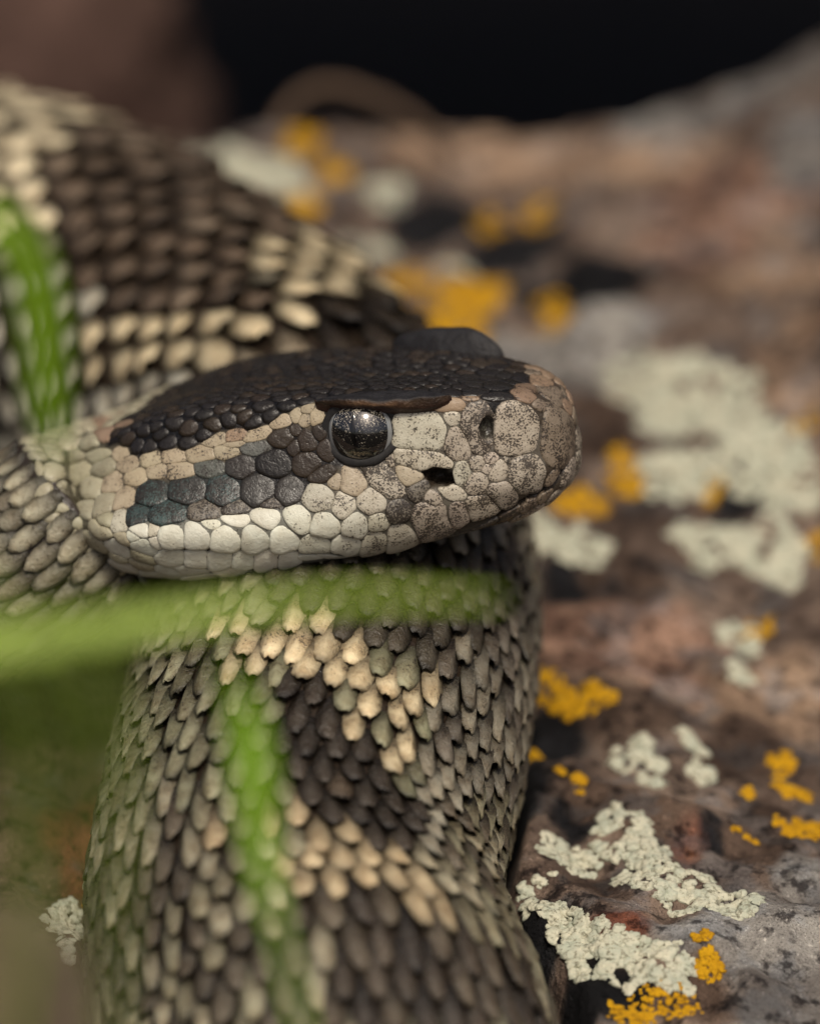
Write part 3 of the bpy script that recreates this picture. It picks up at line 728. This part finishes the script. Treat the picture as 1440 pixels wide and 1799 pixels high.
lichen(YL, 'yellow lichen rim around the pale crust behind the upper coil', [(585, 300, 34, 22, 0), (520, 362, 50, 22, 0), (530, 250, 35, 26, 0)], 0, .8, G2)
lichen(YL, 'largest orange yellow lichen patch rising behind the brow of the head', [(750, 505, 75, 48, 10), (835, 525, 60, 52, 0), (800, 570, 60, 30, 0)], 0, 1, G2)
lichen(YL, 'faint yellow lichen spot next to the largest orange patch', [(970, 545, 38, 32, 0)], 0, .6, G2)
lichen(YL, 'faint mustard lichen pair on tan rock above the dark stains', [(865, 392, 32, 26, 0), (950, 380, 38, 32, 0)], 0, .4, G2)
lichen(YL, 'upright yellow lichen streak between the snout and the largest pale sheet', [(1090, 800, 24, 36, 0), (1100, 850, 40, 18, 0)], 0, .9, G2)
lichen(YL, 'yellow lichen streak along the top of the lichen beneath the snout', [(1020, 890, 55, 20, 0)], 0, 1, G2)
lichen(YL, 'tiny yellow lichen spot in the dark notch of the pale sheet', [(1245, 852, 22, 16, 0)], 0, .8, G2)
lichen(YL, 'yellow lichen fleck at the outer edge of the whitish lobe', [(1435, 955, 20, 24, 0)], 0, 1, G2)
lichen(YL, 'yellow lichen spot touching the small whitish lichen on red rock', [(1330, 1102, 30, 22, 0)], 0, 1.1, G2)
lichen(YL, 'tapering yellow lichen streak coming out from behind the front coil', [(955, 1212, 45, 24, 10), (1020, 1232, 62, 18, 14)], 0, 1.2, G2)
lichen(YL, 'string of yellow lichen dots beside the edge of the front coil', [(930, 1330, 24, 18, 0), (978, 1360, 22, 13, 0), (1017, 1374, 14, 12, 0), (918, 1372, 16, 12, 0)], 0, 1.5, G2, .8)
lichen(YL, 'bright yellow lichen cluster on grey rock far from the snake', [(1370, 1350, 28, 24, 0), (1400, 1390, 46, 20, 25), (1405, 1452, 50, 26, 15)], 0, 1.5, G2, .9)
lichen(YL, 'pair of small yellow lichen specks near the bright yellow cluster', [(1312, 1396, 13, 9, 0), (1305, 1466, 26, 8, 0)], 0, 1.2, G2, .7)
lichen(YL, 'round yellow lichen dot at the tip of the lower cream crust', [(1245, 1690, 26, 15, 0), (1232, 1642, 20, 8, 0)], 0, 1.8, G2, .7)
lichen(YL, 'scattered bright yellow lichen grains on the dark rock below the cream crust', [(1150, 1768, 85, 18, 0), (1110, 1788, 50, 12, 0), (1205, 1740, 20, 8, 0), (1140, 1735, 26, 7, 0)], 0, .45, G2, .6)
lichen(YL, 'tiny yellow lichen fleck above the small grey green lichen', [(162, 1588, 13, 11, 0)], 0, 1.5, G2, .7)
lichen(YL, 'faint yellow lichen smear above the largest pale sheet', [(1420, 735, 34, 16, 0)], 0, .4, G2)
# ================================================================== SURROUNDINGS
m, t, b = mat('dark_soil', .95, .1); co = coords(t); a = nz(t, 60, 6, .6, co)
t.links.new(mixc(t, a.outputs[0], (.010, .008, .006), (.045, .032, .022)), b.inputs['Base Color']); bump(t, b, a.outputs[0], 1, .004)
M_SOIL = m
gv = []; gf = []; gs = np.concatenate([-np.geomspace(20000, 300, 10), np.linspace(-280, 280, 41), np.geomspace(300, 20000, 10)])
for y in gs:
    for x in gs: gv.append((x, y + 100, -8 + 5 * fbm(x, y, 60, 3, 2.2)))
ng = len(gs)
for j in range(ng - 1):
    for i in range(ng - 1): gf.append((j * ng + i, j * ng + i + 1, (j + 1) * ng + i + 1, (j + 1) * ng + i))
tag(mesh_obj('ground', gv, gf, M_SOIL), kind='structure')
def boulder(name, ctr, size, seed, material, label, rough=.22, rot=0, cat='rock'):
    bm = bmesh.new(); bmesh.ops.create_icosphere(bm, subdivisions=5, radius=1.0)
    for v in bm.verts:
        p = v.co.copy(); d = p.normalized()
        k = 1 + rough * noise.fractal(d * 1.6 + Vector((seed, 0, 0)), 1, 2, 5) + .06 * noise.fractal(d * 6 + Vector((0, seed, 0)), 1, 2, 4)
        q = Vector((math.copysign(abs(d.x) ** .75, d.x), math.copysign(abs(d.y) ** .75, d.y), math.copysign(abs(d.z) ** .7, d.z))) * k
        v.co = q
    V = np.array([v.co for v in bm.verts]); Fs = [tuple(v.index for v in f.verts) for f in bm.faces]; bm.free()
    cr, sr = math.cos(rot), math.sin(rot); V = V * np.array(size); V = V @ np.array([[cr, sr, 0], [-sr, cr, 0], [0, 0, 1]])
    return tag(mesh_obj(name, V + np.array(ctr), Fs, material), label, cat)
def plain_rock(name, c0, c1):
    m, t, b = mat(name, .88, .2); co = coords(t); a = nz(t, 70, 6, .65, co); f = nz(t, 500, 4, .6, co)
    c = mixc(t, ramp(t, a.outputs[0], .36, .66), c0, c1); c = mixc(t, ramp(t, f.outputs[0], .55, .7), c, mixc(t, 1, c, (.4, .4, .4), 'MULTIPLY'))
    t.links.new(c, b.inputs['Base Color']); bump(t, b, math_(t, 'ADD', a.outputs[0], f.outputs[0]), .8, .002); return m
M_BRN = plain_rock('brown_rock', (.13, .085, .06), (.22, .155, .12)); M_RED = plain_rock('red_rock', (.06, .033, .025), (.11, .065, .05)); M_DK = plain_rock('dark_rock', (.018, .016, .014), (.04, .034, .028))
boulder('boulder', (40, 420, ZOFF + 95), (420, 200, 85), 2.2, M_DK, 'added unseen boulder shading the black hollow behind the rock slab', .10)  # boulder added above the view to keep sky light out of the hollow
p = P(90, 60, 190)
boulder('stone', p + np.array([-34, 30, -30]), (52, 40, 42), 6.1, M_RED, 'reddish brown stone at the side of the black hollow behind the upper coil', .15)
p = P(40, 1790, -100)
boulder('stone', p + np.array([-10, 2, -22.3]), (16, 15, 28), 9.4, M_BRN, 'blurred brown stone standing close before the front coil', .14)
# dry twig arching in front of the hollow
def tubemesh(path, radii, n=10):
    path = catmull(path, 60); rr = np.interp(np.linspace(0, 1, 60), np.linspace(0, 1, len(radii)), radii)
    V, Fs = [], []
    for i in range(60):
        tg = path[min(i + 1, 59)] - path[max(i - 1, 0)]; tg = tg / np.linalg.norm(tg)
        a = np.cross(tg, [0.1, .2, 1]); a /= np.linalg.norm(a); b_ = np.cross(tg, a)
        for k in range(n):
            w_ = 2 * math.pi * k / n; r_ = rr[i] * (1 + .15 * math.sin(i * .9 + k)); V.append(path[i] + (a * math.cos(w_) + b_ * math.sin(w_)) * r_)
    for i in range(59):
        for k in range(n): Fs.append((i * n + k, (i + 1) * n + k, (i + 1) * n + (k + 1) % n, i * n + (k + 1) % n))
    Fs += [tuple(range(n))[::-1], tuple(range(59 * n, 60 * n))]
    return V, Fs
m, t, b = mat('dry_bark', .85, .2); co = coords(t); a = nz(t, 400, 5, .6, co)
t.links.new(mixc(t, a.outputs[0], (.06, .038, .026), (.15, .10, .065)), b.inputs['Base Color']); bump(t, b, a.outputs[0], .8, .0006); M_BARK = m
V, Fs = tubemesh([P(465, 290, 112), P(505, 190, 118), P(575, 152, 121), P(670, 178, 119), P(745, 222, 113), P(800, 280, 105)], [.4, .55, .65, .65, .5, .3])
tag(mesh_obj('twig', V, Fs, M_BARK), 'dry brown twig arching at the rim of the black hollow', 'twig')
# grass blades
def grass_mat(name, c0, c1):
    m, t, b = mat(name, .45, .4); co = coords(t); a = nz(t, 90, 3, .5, co)
    c = mixc(t, a.outputs[0], c0, c1); t.links.new(c, b.inputs['Base Color'])
    tr = t.nodes.new('ShaderNodeBsdfTranslucent'); t.links.new(c, tr.inputs[0])
    mx = t.nodes.new('ShaderNodeMixShader'); mx.inputs[0].default_value = .35
    t.links.new(b.outputs[0], mx.inputs[1]); t.links.new(tr.outputs[0], mx.inputs[2]); t.links.new(mx.outputs[0], t.nodes['Material Output'].inputs[0])
    return m
M_G1 = grass_mat('grass_bright', (.20, .40, .012), (.32, .52, .03)); M_G2 = grass_mat('grass_pale', (.26, .40, .03), (.38, .50, .07)); M_G3 = grass_mat('grass_olive', (.17, .25, .03), (.25, .33, .06))
def blade(path, widths, material, label):
    n = 50; pa = catmull([P(*q) for q in path], n); wd = np.interp(np.linspace(0, 1, n), np.linspace(0, 1, len(widths)), widths)
    V, Fs = [], []
    for i in range(n):
        tg = pa[min(i + 1, n - 1)] - pa[max(i - 1, 0)]; tg = tg / np.linalg.norm(tg)
        nrm = -CF * .8 + np.array([.2, 0, .45]); s = np.cross(tg, nrm); s /= np.linalg.norm(s); nn = np.cross(s, tg)
        h = wd[i] / 2
        V += [pa[i] - s * h + nn * .25 * h, pa[i] - s * h * .5 + nn * .03 * h, pa[i] - nn * .12 * h, pa[i] + s * h * .5 + nn * .03 * h, pa[i] + s * h + nn * .25 * h,
              pa[i] + s * h * .5 - nn * (.12 + .1 * h), pa[i] - nn * (.2 + .2 * h), pa[i] - s * h * .5 - nn * (.12 + .1 * h)]
    for i in range(n - 1):
        for k in range(8): Fs.append((i * 8 + k, (i + 1) * 8 + k, (i + 1) * 8 + (k + 1) % 8, i * 8 + (k + 1) % 8))
    Fs += [tuple(range(8))[::-1], tuple(range((n - 1) * 8, n * 8))]
    return tag(mesh_obj('grass_blade', V, Fs, material), label, 'grass', 'grass blades in front of the snake')
blade([(-420, 1500, -96), (-330, 900, -94), (-180, 480, -92), (-40, 385, -90), (40, 445, -88), (72, 560, -86), (82, 680, -84), (98, 800, -82)], [2.4, 2.6, 1.9, 1.9, 2.0, 2.1, 1.9, .4], M_G1, 'bright green grass blade hanging down beside the back of the head')
blade([(-900, 1500, -92), (-500, 1240, -92), (-200, 1165, -92), (0, 1132, -92), (250, 1095, -91), (500, 1060, -90), (700, 1048, -88), (880, 1052, -86)], [2.2, 2.4, 2.6, 2.5, 1.7, 1.0, .75, .3], M_G2, 'pale green grass blade lying across below the jaw')
blade([(700, 2300, -92), (560, 1900, -90), (490, 1640, -88), (458, 1500, -86), (445, 1360, -86), (425, 1240, -86), (385, 1150, -88)], [.35, .35, .4, 1.3, 2.0, 1.5, .4], M_G1, 'bright green grass blade standing before the front coil')
blade([(-60, 2300, -120), (40, 1700, -125), (60, 1350, -128), (20, 1150, -130), (-80, 1000, -130)], [1.0, 1.1, 1.3, 1.2, .6], M_G3, 'very blurred olive grass blade leaning past the neck')
blade([(150, 2300, -115), (190, 1700, -118), (200, 1400, -120), (170, 1200, -122), (100, 1040, -124)], [.5, .6, 1.0, 1.4, .5], M_G3, 'very blurred olive grass blade beside the front coil')
